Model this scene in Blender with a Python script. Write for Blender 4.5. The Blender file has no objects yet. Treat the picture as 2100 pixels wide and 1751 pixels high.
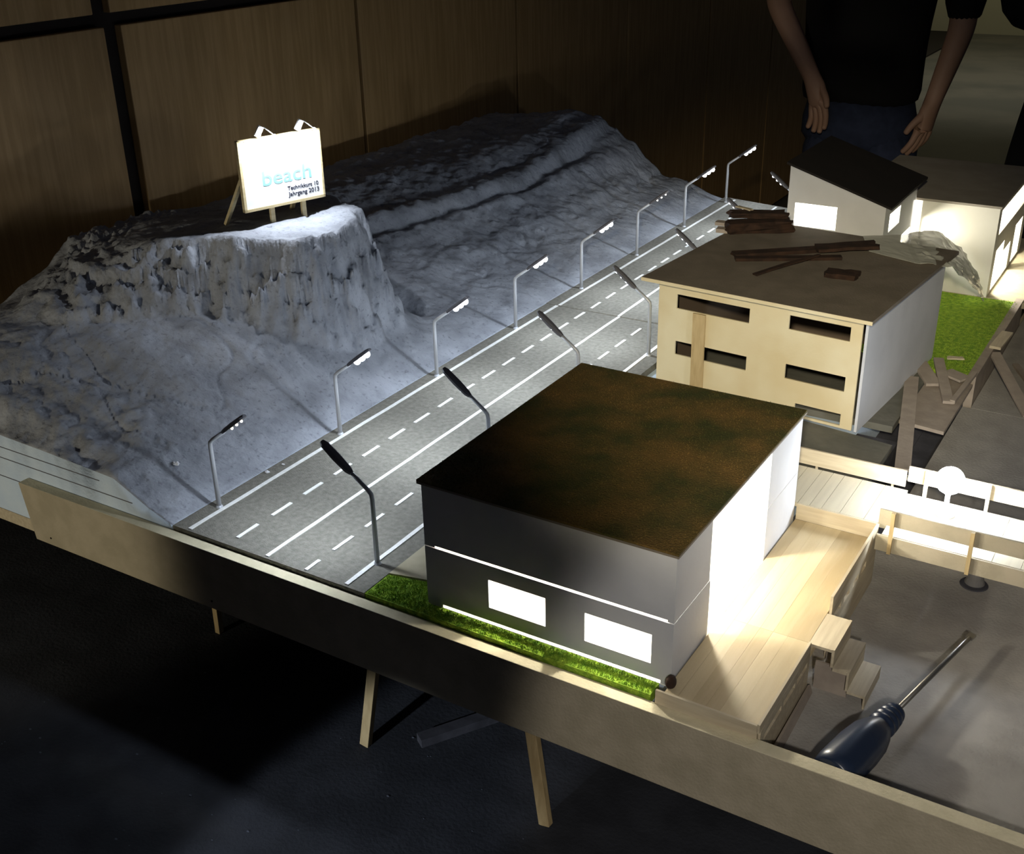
import bpy, bmesh, math, random
from mathutils import Vector, Matrix, noise
random.seed(7)
COL = bpy.context.scene.collection
R = math.radians

# ------------------------------------------------------------------ materials
def mat(name, col, rough=.7, metal=0., noise_amt=0., nscale=40., bump=0., bscale=80., col2=None, emit=None, spec=.4, detail=5., stretch=None, lo=.38, hi=.62):
    m = bpy.data.materials.new(name); m.use_nodes = True
    nt = m.node_tree; b = nt.nodes['Principled BSDF']
    b.inputs['Base Color'].default_value = (*col, 1)
    b.inputs['Roughness'].default_value = rough
    b.inputs['Metallic'].default_value = metal
    b.inputs['Specular IOR Level'].default_value = spec
    tc = nt.nodes.new('ShaderNodeTexCoord')
    mp = nt.nodes.new('ShaderNodeMapping'); nt.links.new(tc.outputs['Object'], mp.inputs[0])
    if stretch: mp.inputs['Scale'].default_value = stretch
    if col2 is not None:
        n = nt.nodes.new('ShaderNodeTexNoise'); n.inputs['Scale'].default_value = nscale; n.inputs['Detail'].default_value = detail
        nt.links.new(mp.outputs[0], n.inputs[0])
        r = nt.nodes.new('ShaderNodeValToRGB')
        r.color_ramp.elements[0].position = lo; r.color_ramp.elements[1].position = hi
        r.color_ramp.elements[0].color = (*col, 1); r.color_ramp.elements[1].color = (*col2, 1)
        nt.links.new(n.outputs[0], r.inputs[0]); nt.links.new(r.outputs[0], b.inputs['Base Color'])
    if bump:
        n2 = nt.nodes.new('ShaderNodeTexNoise'); n2.inputs['Scale'].default_value = bscale; n2.inputs['Detail'].default_value = 6
        nt.links.new(mp.outputs[0], n2.inputs[0])
        bp = nt.nodes.new('ShaderNodeBump'); bp.inputs['Strength'].default_value = min(1, bump); bp.inputs['Distance'].default_value = .002
        nt.links.new(n2.outputs[0], bp.inputs['Height']); nt.links.new(bp.outputs[0], b.inputs['Normal'])
    if emit:
        b.inputs['Emission Color'].default_value = (*emit[0], 1); b.inputs['Emission Strength'].default_value = emit[1]
    return m

M = {}
M['mdf'] = mat('mdf_board', (.40, .35, .25), .75, col2=(.47, .41, .30), nscale=30, bump=.3, bscale=300)
M['mdf_top_lit'] = mat('mdf_lit_top_face', (.70, .63, .43), .75, col2=(.78, .70, .49), nscale=60, bump=.3, bscale=300)  # same board, paler: street lamp and house light painted into its top
M['ply'] = mat('pale_wood', (.52, .44, .31), .6, col2=(.62, .54, .39), nscale=14, stretch=(12, 1, 12), bump=.2, bscale=200)
M['plyx'] = mat('pale_wood_across', (.52, .44, .31), .6, col2=(.62, .54, .39), nscale=14, stretch=(1, 12, 12), bump=.2, bscale=200)
M['plank'] = mat('deck_plank_wood', (.54, .44, .27), .55, col2=(.58, .48, .305), nscale=10, stretch=(14, 1.2, 6), bump=.25, bscale=150)
M['plank_b'] = mat('deck_plank_wood_darker', (.46, .365, .215), .55, col2=(.50, .40, .245), nscale=10, stretch=(14, 1.2, 6), bump=.25, bscale=150)
M['plank_pale'] = mat('pale_deck_plank_wood', (.57, .52, .40), .55, col2=(.61, .56, .43), nscale=10, stretch=(14, 1.2, 6), bump=.25, bscale=150)
M['facade'] = mat('yellowed_card', (.66, .55, .33), .7, col2=(.74, .66, .45), nscale=9, detail=3, bump=.15, bscale=200)
M['paper'] = mat('grey_white_card', (.56, .57, .60), .75, col2=(.62, .63, .66), nscale=12, bump=.1, bscale=200)
M['paper_warm'] = mat('warm_white_card', (.66, .64, .56), .75, col2=(.72, .70, .62), nscale=12, bump=.1, bscale=200)
M['inside'] = mat('white_lining', (.85, .84, .80), .8)
M['roofcard'] = mat('brown_grey_roof_card', (.17, .145, .115), .75, col2=(.21, .18, .145), nscale=25, bump=.25, bscale=300)
M['roofdark'] = mat('near_black_roof_card', (.008, .006, .005), .9, col2=(.011, .008, .007), nscale=20)
M['roofgrass'] = mat('dry_grass_mat', (.042, .046, .009), .95, col2=(.165, .095, .024), nscale=16, bump=1, bscale=420, lo=.35, hi=.72)
M['asphalt'] = mat('asphalt_paper', (.15, .143, .12), .85, col2=(.24, .23, .195), nscale=140, bump=.7, bscale=500, lo=.3, hi=.7)
M['paint'] = mat('white_line_paint', (.80, .80, .78), .6, col2=(.9, .9, .88), nscale=120)
M['grass'] = mat('model_grass', (.16, .32, .022), .95, col2=(.38, .56, .05), nscale=130, bump=1, bscale=600, lo=.35, hi=.65)
M['path'] = mat('beige_card', (.42, .37, .25), .8, col2=(.48, .43, .30), nscale=40)
M['harbor'] = mat('grey_beige_ground', (.36, .34, .31), .75, col2=(.43, .41, .375), nscale=26, bump=.4, bscale=260)
M['harbor_blue'] = mat('blue_grey_ground', (.20, .205, .225), .75, col2=(.25, .255, .275), nscale=60, bump=.4, bscale=260)
M['pit'] = mat('dark_base', (.05, .05, .06), .85, col2=(.075, .075, .09), nscale=40, bump=.3)
M['plateau'] = mat('grey_plateau_card', (.12, .12, .10), .85, col2=(.16, .155, .13), nscale=20, bump=.5)
M['lamp'] = mat('grey_lamp_paint', (.52, .54, .58), .45, metal=.3)
M['lamp_head'] = mat('dark_lamp_head', (.14, .14, .16), .5, metal=.2)
M['led'] = mat('led_white', (1, 1, 1), .4, emit=((.9, .95, 1), 14))
M['led_dim'] = mat('led_warm_dot', (1, 1, 1), .4, emit=((1, .9, .7), 6))
M['sign_wood'] = mat('sign_frame_wood', (.55, .45, .25), .6, col2=(.65, .54, .32), nscale=20, stretch=(1, 1, 8))
M['sign'] = mat('sign_paper', (.88, .89, .90), .5)
M['cyan'] = mat('cyan_print', (.26, .66, .70), .6)
M['ink'] = mat('black_print', (.02, .02, .04), .6)
M['table'] = mat('black_table_felt', (.020, .022, .028), .9, col2=(.032, .035, .044), nscale=18, bump=.5, bscale=200)
M['floor'] = mat('hall_floor', (.10, .10, .09), .45, col2=(.15, .14, .12), nscale=2.2)
M['wallfar'] = mat('cream_wall', (.55, .52, .36), .8, col2=(.6, .57, .42), nscale=1.5)
M['panel'] = mat('brown_veneer', (.36, .22, .085), .55, col2=(.44, .28, .12), nscale=7, stretch=(14, 14, .9), bump=.15, bscale=40)
M['gap'] = mat('panel_gap', (.012, .008, .006), .9)
M['skin'] = mat('skin', (.42, .25, .17), .55, col2=(.46, .28, .2), nscale=12)
M['shirt'] = mat('black_tshirt', (.009, .008, .008), .9, bump=.5, bscale=60)
M['jeans'] = mat('dark_jeans', (.022, .030, .062), .9, col2=(.032, .042, .085), nscale=30, bump=.5, bscale=300)
M['hair'] = mat('dark_hair', (.02, .015, .01), .7)
M['coat'] = mat('black_coat', (.006, .006, .006), .95, bump=.4, bscale=40)
M['shoe'] = mat('dark_leather', (.02, .018, .016), .5)
M['scrapdark'] = mat('dark_brown_scrap', (.022, .011, .007), .9, col2=(.045, .022, .013), nscale=60, bump=.5)
M['scrap'] = mat('greyish_offcut', (.33, .28, .235), .75, col2=(.40, .34, .285), nscale=40, bump=.3)
M['steel'] = mat('tool_steel', (.35, .34, .31), .35, metal=.9)
M['handle'] = mat('blue_rubber_grip', (.018, .030, .062), .33, bump=.15, bscale=60, spec=.6)
M['post'] = mat('yellow_wood_batten', (.46, .34, .17), .6, col2=(.55, .42, .22), nscale=30, stretch=(6, 6, 1))
M['concrete'] = mat('grey_clay', (.25, .24, .23), .8, bump=.4)
M['dust'] = mat('grey_dust', (.10, .11, .14), .9)
M['crumb'] = mat('white_plaster', (.75, .76, .8), .8)

# foam rock: grey paint with darker pits, faint blue patches
def rock_mat():
    m = bpy.data.materials.new('grey_painted_plaster'); m.use_nodes = True
    nt = m.node_tree; b = nt.nodes['Principled BSDF']; b.inputs['Roughness'].default_value = .85
    tc = nt.nodes.new('ShaderNodeTexCoord')
    n = nt.nodes.new('ShaderNodeTexNoise'); n.inputs['Scale'].default_value = 14; n.inputs['Detail'].default_value = 8; n.inputs['Roughness'].default_value = .6
    n2 = nt.nodes.new('ShaderNodeTexNoise'); n2.inputs['Scale'].default_value = 150; n2.inputs['Detail'].default_value = 4
    r = nt.nodes.new('ShaderNodeValToRGB')
    r.color_ramp.elements[0].position = .30; r.color_ramp.elements[0].color = (.235, .25, .285, 1)
    r.color_ramp.elements[1].position = .62; r.color_ramp.elements[1].color = (.40, .425, .48, 1)
    r2 = nt.nodes.new('ShaderNodeValToRGB')
    r2.color_ramp.elements[0].position = .27; r2.color_ramp.elements[0].color = (.35, .35, .35, 1)
    r2.color_ramp.elements[1].position = .42; r2.color_ramp.elements[1].color = (1, 1, 1, 1)
    mx = nt.nodes.new('ShaderNodeMix'); mx.data_type = 'RGBA'; mx.blend_type = 'MULTIPLY'; mx.inputs[0].default_value = .6
    for q in (n, n2): nt.links.new(tc.outputs['Object'], q.inputs[0])
    nt.links.new(n.outputs[0], r.inputs[0]); nt.links.new(n2.outputs[0], r2.inputs[0])
    nt.links.new(r.outputs[0], mx.inputs[6]); nt.links.new(r2.outputs[0], mx.inputs[7]); nt.links.new(mx.outputs[2], b.inputs['Base Color'])
    n3 = nt.nodes.new('ShaderNodeTexNoise'); n3.inputs['Scale'].default_value = 90; n3.inputs['Detail'].default_value = 8
    nt.links.new(tc.outputs['Object'], n3.inputs[0])
    bp = nt.nodes.new('ShaderNodeBump'); bp.inputs['Strength'].default_value = .75; bp.inputs['Distance'].default_value = .004
    nt.links.new(n3.outputs[0], bp.inputs['Height']); nt.links.new(bp.outputs[0], b.inputs['Normal'])
    return m
M['rock'] = rock_mat()
M['foam'] = mat('pale_blue_foam', (.62, .76, .95), .8, col2=(.68, .81, .97), nscale=25, bump=.4, bscale=200)

def film_mat():
    m = bpy.data.materials.new('clear_plastic_film'); m.use_nodes = True
    nt = m.node_tree; b = nt.nodes['Principled BSDF']
    b.inputs['Base Color'].default_value = (.75, .76, .68, 1); b.inputs['Roughness'].default_value = .25
    tr = nt.nodes.new('ShaderNodeBsdfTransparent'); mx = nt.nodes.new('ShaderNodeMixShader'); mx.inputs[0].default_value = .72
    out = nt.nodes['Material Output']
    nt.links.new(tr.outputs[0], mx.inputs[1]); nt.links.new(b.outputs[0], mx.inputs[2]); nt.links.new(mx.outputs[0], out.inputs[0])
    return m
M['film'] = film_mat()

# ------------------------------------------------------------------ helpers
def tag(o, label=None, cat=None, group=None, kind=None):
    if label: o['label'] = label
    if cat: o['category'] = cat
    if group: o['group'] = group
    if kind: o['kind'] = kind
    return o
def empty(name, loc=(0, 0, 0), rz=0, **k):
    o = bpy.data.objects.new(name, None); COL.objects.link(o); o.location = loc; o.rotation_euler.z = rz
    o.empty_display_size = .01
    return tag(o, **k)
def link(name, bm, m, parent=None, smooth=False, bevel=0., **k):
    me = bpy.data.meshes.new(name); bmesh.ops.recalc_face_normals(bm, faces=bm.faces[:]); bm.to_mesh(me); bm.free()
    for mm in (m if isinstance(m, (list, tuple)) else [m]): me.materials.append(mm)
    if smooth:
        for p in me.polygons: p.use_smooth = True
    o = bpy.data.objects.new(name, me); COL.objects.link(o)
    if parent is not None: o.parent = parent
    if bevel:
        b = o.modifiers.new('bevel', 'BEVEL'); b.width = bevel; b.segments = 2; b.limit_method = 'ANGLE'
    return tag(o, **k)
def NB(): return bmesh.new()
def box(bm, x0, x1, y0, y1, z0, z1, mi=0, mtx=None):
    vs = [bm.verts.new((x, y, z)) for x in (x0, x1) for y in (y0, y1) for z in (z0, z1)]
    if mtx is not None:
        for v in vs: v.co = mtx @ v.co
    for f in ((0, 1, 3, 2), (4, 6, 7, 5), (0, 4, 5, 1), (2, 3, 7, 6), (0, 2, 6, 4), (1, 5, 7, 3)):
        bm.faces.new([vs[i] for i in f]).material_index = mi
    return bm
def bx(x0, x1, y0, y1, z0, z1, **k): return box(NB(), x0, x1, y0, y1, z0, z1, **k)
def beam(bm, a, b, w, t, up=(0, 0, 1)):
    a = Vector(a); b = Vector(b); d = (b - a); L = d.length; d.normalize()
    s = d.cross(Vector(up)); s.normalize(); u = s.cross(d)
    mtx = Matrix((s, d, u)).transposed().to_4x4(); mtx.translation = a
    return box(bm, -w / 2, w / 2, 0, L, -t / 2, t / 2, mtx=mtx)
def tube(bm, pts, rads, seg=12, cap=True):
    pts = [Vector(p) for p in pts]
    if not isinstance(rads, (list, tuple)): rads = [rads] * len(pts)
    rings = []; ref = None
    for i, p in enumerate(pts):
        d = (pts[min(i + 1, len(pts) - 1)] - pts[max(i - 1, 0)]).normalized()
        if ref is None: ref = Vector((0, 1, 0)) if abs(d.y) < .9 else Vector((1, 0, 0))
        s = d.cross(ref).normalized(); u = s.cross(d).normalized(); ref = u
        ref = -s.cross(d) if False else u
        rings.append([bm.verts.new(p + rads[i] * (math.cos(2 * math.pi * k / seg) * s + math.sin(2 * math.pi * k / seg) * u)) for k in range(seg)])
    for a, b in zip(rings, rings[1:]):
        for k in range(seg): bm.faces.new((a[k], a[(k + 1) % seg], b[(k + 1) % seg], b[k]))
    if cap:
        bm.faces.new(rings[0][::-1]); bm.faces.new(rings[-1])
    return bm
def wallboard(bm, u0, u1, v0, v1, t, holes, mtx, cornerr=0):
    """board in local (u, v) with rectangular holes, thickness t along local -n; mtx maps (u, n, v)"""
    us = sorted({u0, u1, *[h[0] for h in holes], *[h[1] for h in holes]}); vs = sorted({v0, v1, *[h[2] for h in holes], *[h[3] for h in holes]})
    us = [u for u in us if u0 <= u <= u1]; vs = [v for v in vs if v0 <= v <= v1]
    def solid(i, j):
        if i < 0 or j < 0 or i >= len(us) - 1 or j >= len(vs) - 1: return False
        cu = (us[i] + us[i + 1]) / 2; cv = (vs[j] + vs[j + 1]) / 2
        return not any(h[0] < cu < h[1] and h[2] < cv < h[3] for h in holes)
    V = {}
    def vert(i, j, k):
        if (i, j, k) not in V: V[(i, j, k)] = bm.verts.new(mtx @ Vector((us[i], t * k, vs[j])))
        return V[(i, j, k)]
    for i in range(len(us) - 1):
        for j in range(len(vs) - 1):
            if not solid(i, j): continue
            for k in (0, 1): 
                f = bm.faces.new([vert(i, j, k), vert(i + 1, j, k), vert(i + 1, j + 1, k), vert(i, j + 1, k)]); f.material_index = k
            for (di, dj, e) in ((-1, 0, ((i, j), (i, j + 1))), (1, 0, ((i + 1, j), (i + 1, j + 1))), (0, -1, ((i, j), (i + 1, j))), (0, 1, ((i, j + 1), (i + 1, j + 1)))):
                if not solid(i + di, j + dj):
                    bm.faces.new([vert(*e[0], 0), vert(*e[1], 0), vert(*e[1], 1), vert(*e[0], 1)])
    return bm
def frame_m(o, ux, n):
    """matrix mapping (u, depth, v) -> world, u along ux, depth along n, v up"""
    ux = Vector(ux); n = Vector(n)
    m = Matrix((ux, n, Vector((0, 0, 1)))).transposed().to_4x4(); m.translation = Vector(o); return m
def copy_tree(o, parent=None):
    c = o.copy(); COL.objects.link(c)
    if parent is not None: c.parent = parent
    for ch in [q for q in bpy.data.objects if q.parent == o]: copy_tree(ch, c)
    return c
def light(name, kind, loc, power, color=(1, 1, 1), size=.02, target=None, parent=None, **k):
    l = bpy.data.lights.new(name, kind); l.energy = power; l.color = color
    if kind == 'AREA':
        l.shape = k.get('shape', 'DISK'); l.size = size
        if 'size_y' in k: l.size_y = k['size_y']
    else: l.shadow_soft_size = size
    if kind == 'SPOT': l.spot_size = R(k['angle']); l.spot_blend = k.get('blend', .3)
    o = bpy.data.objects.new(name, l); COL.objects.link(o); o.location = loc
    if target is not None: o.rotation_euler = (Vector(target) - Vector(loc)).to_track_quat('-Z', 'Y').to_euler()
    if parent: o.parent = parent
    return o

# ------------------------------------------------------------------ camera
cam = bpy.data.cameras.new('camera'); co = bpy.data.objects.new('camera', cam); COL.objects.link(co)
bpy.context.scene.camera = co
cam.sensor_fit = 'HORIZONTAL'; cam.sensor_width = 36; cam.lens = 36 * 2341.4486 / 2100; cam.clip_start = .02
yaw, pitch, roll = .560746385, .448874823, .0231643475
f0 = Vector((-math.sin(yaw), math.cos(yaw), 0)); fw = math.cos(pitch) * f0 + Vector((0, 0, -math.sin(pitch)))
ri = Vector((math.cos(yaw), math.sin(yaw), 0)); dn = fw.cross(ri)
rr = math.cos(roll) * ri + math.sin(roll) * dn; dd = -math.sin(roll) * ri + math.cos(roll) * dn
mw = Matrix((rr, -dd, -fw)).transposed().to_4x4(); mw.translation = (1.03274351, -.85320903, .75)
co.matrix_world = mw

# ------------------------------------------------------------------ setting
FZ = -.75; TZ = -.23
link('floor', bx(-9, 6, -3, 12.2, FZ - .1, FZ), M['floor'], kind='structure')
link('wall_far', bx(-9, 6, 11.7, 11.85, FZ, 3.2), M['wallfar'], kind='structure')
wl = link('wall_left', bx(-.95, -.82, -2.2, 5.9, FZ, 2.4), M['gap'], kind='structure')
PW = .732; y0 = .678 - PW * 4
for k in range(10):
    a = y0 + PW * k + .013; b = y0 + PW * (k + 1) - .013
    if k >= 4: a, b = y0 + PW * k + .006, y0 + PW * (k + 1) - .006
    if k == 4: a = y0 + PW * k + .024
    if k == 3: b = y0 + PW * (k + 1) - .016
    link('panel', bx(-.82, -.8, a, b, FZ + .02, .512), M['panel'], wl, bevel=.002)
    link('panel', bx(-.82, -.8, a - .02, b - .02, .536, 2.3), M['panel'], wl, bevel=.002)
link('trim_1', bx(-3.2, -1.35, 6.0, 11.7, FZ, FZ + .012), M['gap'], kind='structure')

# table
tb = empty('display_table', (0, 0, FZ), label='long table covered in dusty black felt under the whole town model', cat='table')
o = link('table_top', bx(-.74, 1.6, -1.1, 2.0, TZ - .04 - FZ, TZ - FZ), M['table'], tb)
for (x, y) in ((-.7, -1.05), (1.55, -1.05), (-.7, 1.9), (1.55, 1.9)):
    link('leg', bx(x - .03, x + .03, y - .03, y + .03, 0, TZ - .04 - FZ), M['gap'], tb)
dust = NB()
for q in range(230):
    x = random.uniform(-.7, .9); y = random.gauss(-.28, .2)
    if y > .05: continue
    r = random.choice((.0005, .0006, .0008, .0014)); 
    bmesh.ops.create_icosphere(dust, subdivisions=1, radius=r, matrix=Matrix.Translation((x, y, TZ + r * .42)) @ Matrix.Diagonal((1.6, 1, .4, 1)))
link('dust_specks', dust, M['dust'], kind='stuff', label='pale dust specks scattered over the black felt in front of the board', cat='dust')

# base board and front board
link('base_slab', bx(-.70, 1.32, .0, 1.90, -.10, -.08), M['ply'], label='thin plywood base slab carrying the whole town model', cat='board')
fb = empty('front_board', (0, 0, -.095), label='long beige fibreboard strip along the front edge of the model', cat='board')
bm = NB()
vs = [(-.305, -.095), (1.32, -.095), (1.32, -.006), (-.318, -.006)]
A = [bm.verts.new((x, -.0175, z + .095)) for x, z in vs]; B = [bm.verts.new((x, -.0005, z + .095)) for x, z in vs]
bm.faces.new(A); bm.faces.new(B[::-1])
for i in range(4): bm.faces.new((A[i], B[i], B[(i + 1) % 4], A[(i + 1) % 4])).material_index = int(i == 2)  # top face takes the colour with light painted in
link('board', bm, [M['mdf'], M['mdf_top_lit']], fb, bevel=.0008)
for (x, z) in ((-.27, .012), (.045, .012), (1.02, .075)):
    s = NB(); tube(s, [(x, -.0182, z), (x, -.0172, z)], .0015, 8); link('nail_head', s, M['gap'], fb)
# battens holding the board up
def batten(p, q, w, t, label):
    o = link('support_batten', beam(NB(), p, q, w, t, up=(0, -1, 0)), M['post'], bevel=.0005, label=label, cat='batten', group=None); return o
batten((.289, .006, -.1005), (.271, -.004, TZ), .013, .009, 'short pale batten under the front board, left of the two longest')
batten((.509, .006, -.1005), (.534, -.006, TZ), .014, .009, 'leaning yellow batten under the front board, right of the other supports')
batten((-.055, .075, -.1005), (-.062, .078, TZ), .009, .009, 'small stub of batten peeping out under the left of the front board')
batten((1.1, .3, -.1005), (1.1, .3, TZ), .02, .02, 'square batten hidden under the right of the model')
batten((-.5, 1.6, -.1005), (-.5, 1.6, TZ), .02, .02, 'square batten hidden under the far left corner of the model')
batten((1.1, 1.6, -.1005), (1.1, 1.6, TZ), .02, .02, 'square batten hidden under the far right corner of the model')
st = NB(); beam(st, (.33, .03, TZ + .006), (.40, .14, TZ + .006), .016, .012)
link('dark_batten', st, M['pit'], label='dark stick lying on the black felt behind the short batten', cat='batten')

# ------------------------------------------------------------------ hill
KX = [-.03, -.07, -.13, -.20, -.27, -.35, -.45, -.55, -.70]
ROWS = [(-.01, [0, .014, .042, .045, .048, .050, .055, .058, .060]),
        (.05,  [0, .016, .044, .052, .066, .082, .102, .105, .075]),
        (.13,  [0, .016, .042, .062, .080, .100, .124, .130, .085]),
        (.25,  [0, .017, .046, .076, .100, .122, .144, .150, .105]),
        (.35,  [0, .020, .056, .094, .124, .146, .165, .170, .140]),
        (.45,  [0, .022, .062, .108, .138, .158, .175, .180, .185]),
        (.60,  [0, .020, .056, .100, .130, .150, .168, .178, .178]),
        (.75,  [0, .013, .030, .046, .066, .098, .135, .160, .166]),
        (.95,  [0, .013, .028, .045, .068, .098, .135, .156, .162]),
        (1.15, [0, .013, .030, .050, .075, .106, .138, .156, .164]),
        (1.40, [0, .013, .032, .055, .085, .118, .148, .160, .164]),
        (1.65, [0, .013, .034, .055, .095, .140, .168, .168, .165]),
        (1.80, [0, .012, .036, .048, .105, .165, .188, .180, .165]),
        (1.87, [0, .010, .036, .045, .105, .165, .190, .178, .160])]
def smooth(t): return t * t * (3 - 2 * t)
def lut(xs, ys, x):
    if x >= xs[0]: return ys[0]
    for i in range(len(xs) - 1):
        if x >= xs[i + 1]:
            t = (x - xs[i]) / (xs[i + 1] - xs[i]); return ys[i] + (ys[i + 1] - ys[i]) * t
    return ys[-1]
def base_h(x, y):
    ys = [r[0] for r in ROWS]
    if y <= ys[0]: return lut(KX, ROWS[0][1], x)
    for i in range(len(ys) - 1):
        if y <= ys[i + 1]:
            t = smooth((y - ys[i]) / (ys[i + 1] - ys[i])); return lut(KX, ROWS[i][1], x) * (1 - t) + lut(KX, ROWS[i + 1][1], x) * t
    return lut(KX, ROWS[-1][1], x)
KN = [(-.58, .47), (-.50, .37), (-.41, .375), (-.35, .395), (-.30, .405), (-.245, .435), (-.185, .475), (-.165, .53), (-.172, .60), (-.22, .655), (-.31, .70), (-.45, .67), (-.58, .62)]
def sdf_poly(x, y, P):
    d = 1e9; ins = False; n = len(P)
    for i in range(n):
        ax, ay = P[i]; bx_, by = P[(i + 1) % n]
        ex, ey = bx_ - ax, by - ay; wx, wy = x - ax, y - ay
        t = max(0, min(1, (wx * ex + wy * ey) / (ex * ex + ey * ey)))
        d = min(d, (wx - ex * t) ** 2 + (wy - ey * t) ** 2)
        if (ay > y) != (by > y) and x < (bx_ - ax) * (y - ay) / (by - ay) + ax: ins = not ins
    return -math.sqrt(d) if ins else math.sqrt(d)
def hill_h(x, y):
    h = base_h(x, y)
    edge = min(1, max(0, (-.035 - x) / .05))           # calm next to the road
    n1 = noise.fractal(Vector((x * 7, y * 7, 3.1)), 1, 2, 4) 
    wx = x + .012 * noise.noise(Vector((x * 18, y * 18, 5))); wy = y + .012 * noise.noise(Vector((x * 18, y * 18, 9)))
    wx += .009 * noise.noise(Vector((x * 45, y * 45, 15))) + .004 * noise.noise(Vector((x * 110, y * 110, 2))); wy += .009 * noise.noise(Vector((x * 45, y * 45, 19))) + .004 * noise.noise(Vector((x * 110, y * 110, 6)))
    # knoll the sign stands on
    if x < -.04 and .1 < y < 1.0:
        d = sdf_poly(wx, wy, KN)
        top = .239 + .008 * noise.noise(Vector((x * 12, y * 12, 1)))
        if x < -.33: top -= (-.33 - x) * .13
        back = min(1, max(0, (-x - .30) / .16))
        wdt = (.052 * (1 - back) + .16 * back) * (1 + .25 * noise.noise(Vector((x * 14, y * 14, 21))))
        if y > .62: wdt = .06
        k = 1 if d < 0 else max(0, 1 - d / wdt)
        k = k ** 1.1; q_ = k * 4 + .8 * noise.noise(Vector((x * 16, y * 16, 31))); k = min(1, max(0, k + .055 * math.sin(q_ * 2 * math.pi) * min(1, 6 * k * (1 - k))))
        side = 4 * k * (1 - k)
        fr = noise.fractal(Vector((x * 42, y * 42, h * 30)), .7, 2.1, 6)
        vv = noise.voronoi(Vector((x * 48, y * 48, k * 5)))[0]
        h = h * (1 - k) + top * k + side * (1 - .6 * back) * (.022 * fr + .024 * (vv[1] - vv[0] - .3)) + side * .004 * math.sin(k * 26)
    # trench right of the knoll
    t = math.exp(-(((x + .19) / .045) ** 2 + ((y - .735) / .022) ** 2)); h -= .020 * t
    # ledges on the far slope
    c1 = .004 * noise.noise(Vector((x * 20, y * 6, 2)))
    slope_mask = smooth(min(1, max(0, (-x - .12) / .08))) * smooth(min(1, max(0, (y - .75) / .15)))
    st_ = math.sin((h + c1) * 2 * math.pi / .048) * .0035
    h += st_ * slope_mask
    cy_ = -.375 - .05 * math.sin(y * 3.1) + .012 * noise.noise(Vector((y * 9, 0, 3)))
    h -= .014 * slope_mask * math.exp(-((x - cy_) / .014) ** 2); h += .010 * slope_mask * math.exp(-((x - cy_ + .035) / .022) ** 2)
    # ledges at the front left corner
    fm = smooth(min(1, max(0, (-x - .25) / .12))) * smooth(min(1, max(0, (.45 - y) / .15)))
    h += fm * math.sin((h + c1) * 2 * math.pi / .036) * .0028
    # rubble
    f = noise.fractal(Vector((x * 30, y * 30, 7)), .9, 2, 5)
    rm = .0022 + .0042 * smooth(min(1, max(0, (-x - .10) / .15))) * smooth(min(1, max(0, (.24 - y) / .16))) + .0022 * slope_mask
    v = noise.voronoi(Vector((x * 34, y * 34, 0)))[0]
    h += edge * (.006 * n1 + rm * f + rm * .9 * (v[1] - v[0] - .3))
    # cracks
    cr = abs(noise.noise(Vector((x * 5 + 3, y * 11, 11)))) 
    if cr < .018: h -= edge * .0045 * (1 - cr / .018)
    return max(h, -.004 if x > -.05 else .0)
hx = []; x = -.028
while x > -.70: hx.append(x); x -= .0042
hx.append(-.70)
ny = 450; hy = [.0002 + 1.872 * j / ny for j in range(ny + 1)]
bm = NB(); grid = []
for j, y in enumerate(hy):
    row = []
    for i, xx in enumerate(hx):
        z = hill_h(xx, max(y, 0)) if j > 0 else lut(KX, ROWS[0][1], xx) 
        yy = y
        row.append(bm.verts.new((xx, yy, z)))
    grid.append(row)
for j in range(ny):
    for i in range(len(hx) - 1):
        bm.faces.new((grid[j][i], grid[j][i + 1], grid[j + 1][i + 1], grid[j + 1][i]))
def skirt(line):
    lo = [bm.verts.new((v.co.x, v.co.y, -.0795)) for v in line]
    for i in range(len(line) - 1):
        f = bm.faces.new((line[i], line[i + 1], lo[i + 1], lo[i])); f.material_index = 1
    return lo
skirt(grid[0]); skirt(grid[-1]); skirt([r[0] for r in grid]); skirt([r[-1] for r in grid])
hill = link('rocky_hillside', bm, [M['rock'], M['foam']], smooth=True, label='grey painted rocky hillside of carved foam along the left of the road', cat='hill')
# foam layer lines on the cut front face
bm = NB()
for z, x1 in ((.030, -.16), (.012, -.10), (-.02, -.33)):
    box(bm, -.69, x1, -.0004, .0004, z, z + .0012)
link('layer_seam', bm, M['lamp_head'], hill)

# ------------------------------------------------------------------ ground blocks
link('filler_block', bx(-.0275, .655, .001, 1.86, -.0798, -.0125), M['foam'], label='foam block under the road and houses', cat='block')
rd = empty('model_road', (0, 0, 0), label='grey four-lane model road with white lane lines running beside the hill', cat='road')
CR = .968
def slab_y(x0, x1, ya, yb, yc, yd, z0, z1):
    bm = NB()
    P = [(x0, ya), (x1, yb), (x1, yc), (x0, yd)]
    lo = [bm.verts.new((a, b, z0)) for a, b in P]; hi = [bm.verts.new((a, b, z1)) for a, b in P]
    bm.faces.new(lo[::-1]); bm.faces.new(hi)
    for i in range(4): bm.faces.new((lo[i], lo[(i + 1) % 4], hi[(i + 1) % 4], hi[i]))
    return bm
link('road_panel', slab_y(-.0275, .287, .0005, .0005, CR, CR + .0015, -.012, 0), M['asphalt'], rd)
link('road_panel', slab_y(-.0275, .287, CR + .003, CR + .0055, 1.83, 1.886, -.012, .0006), M['asphalt'], rd)
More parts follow.
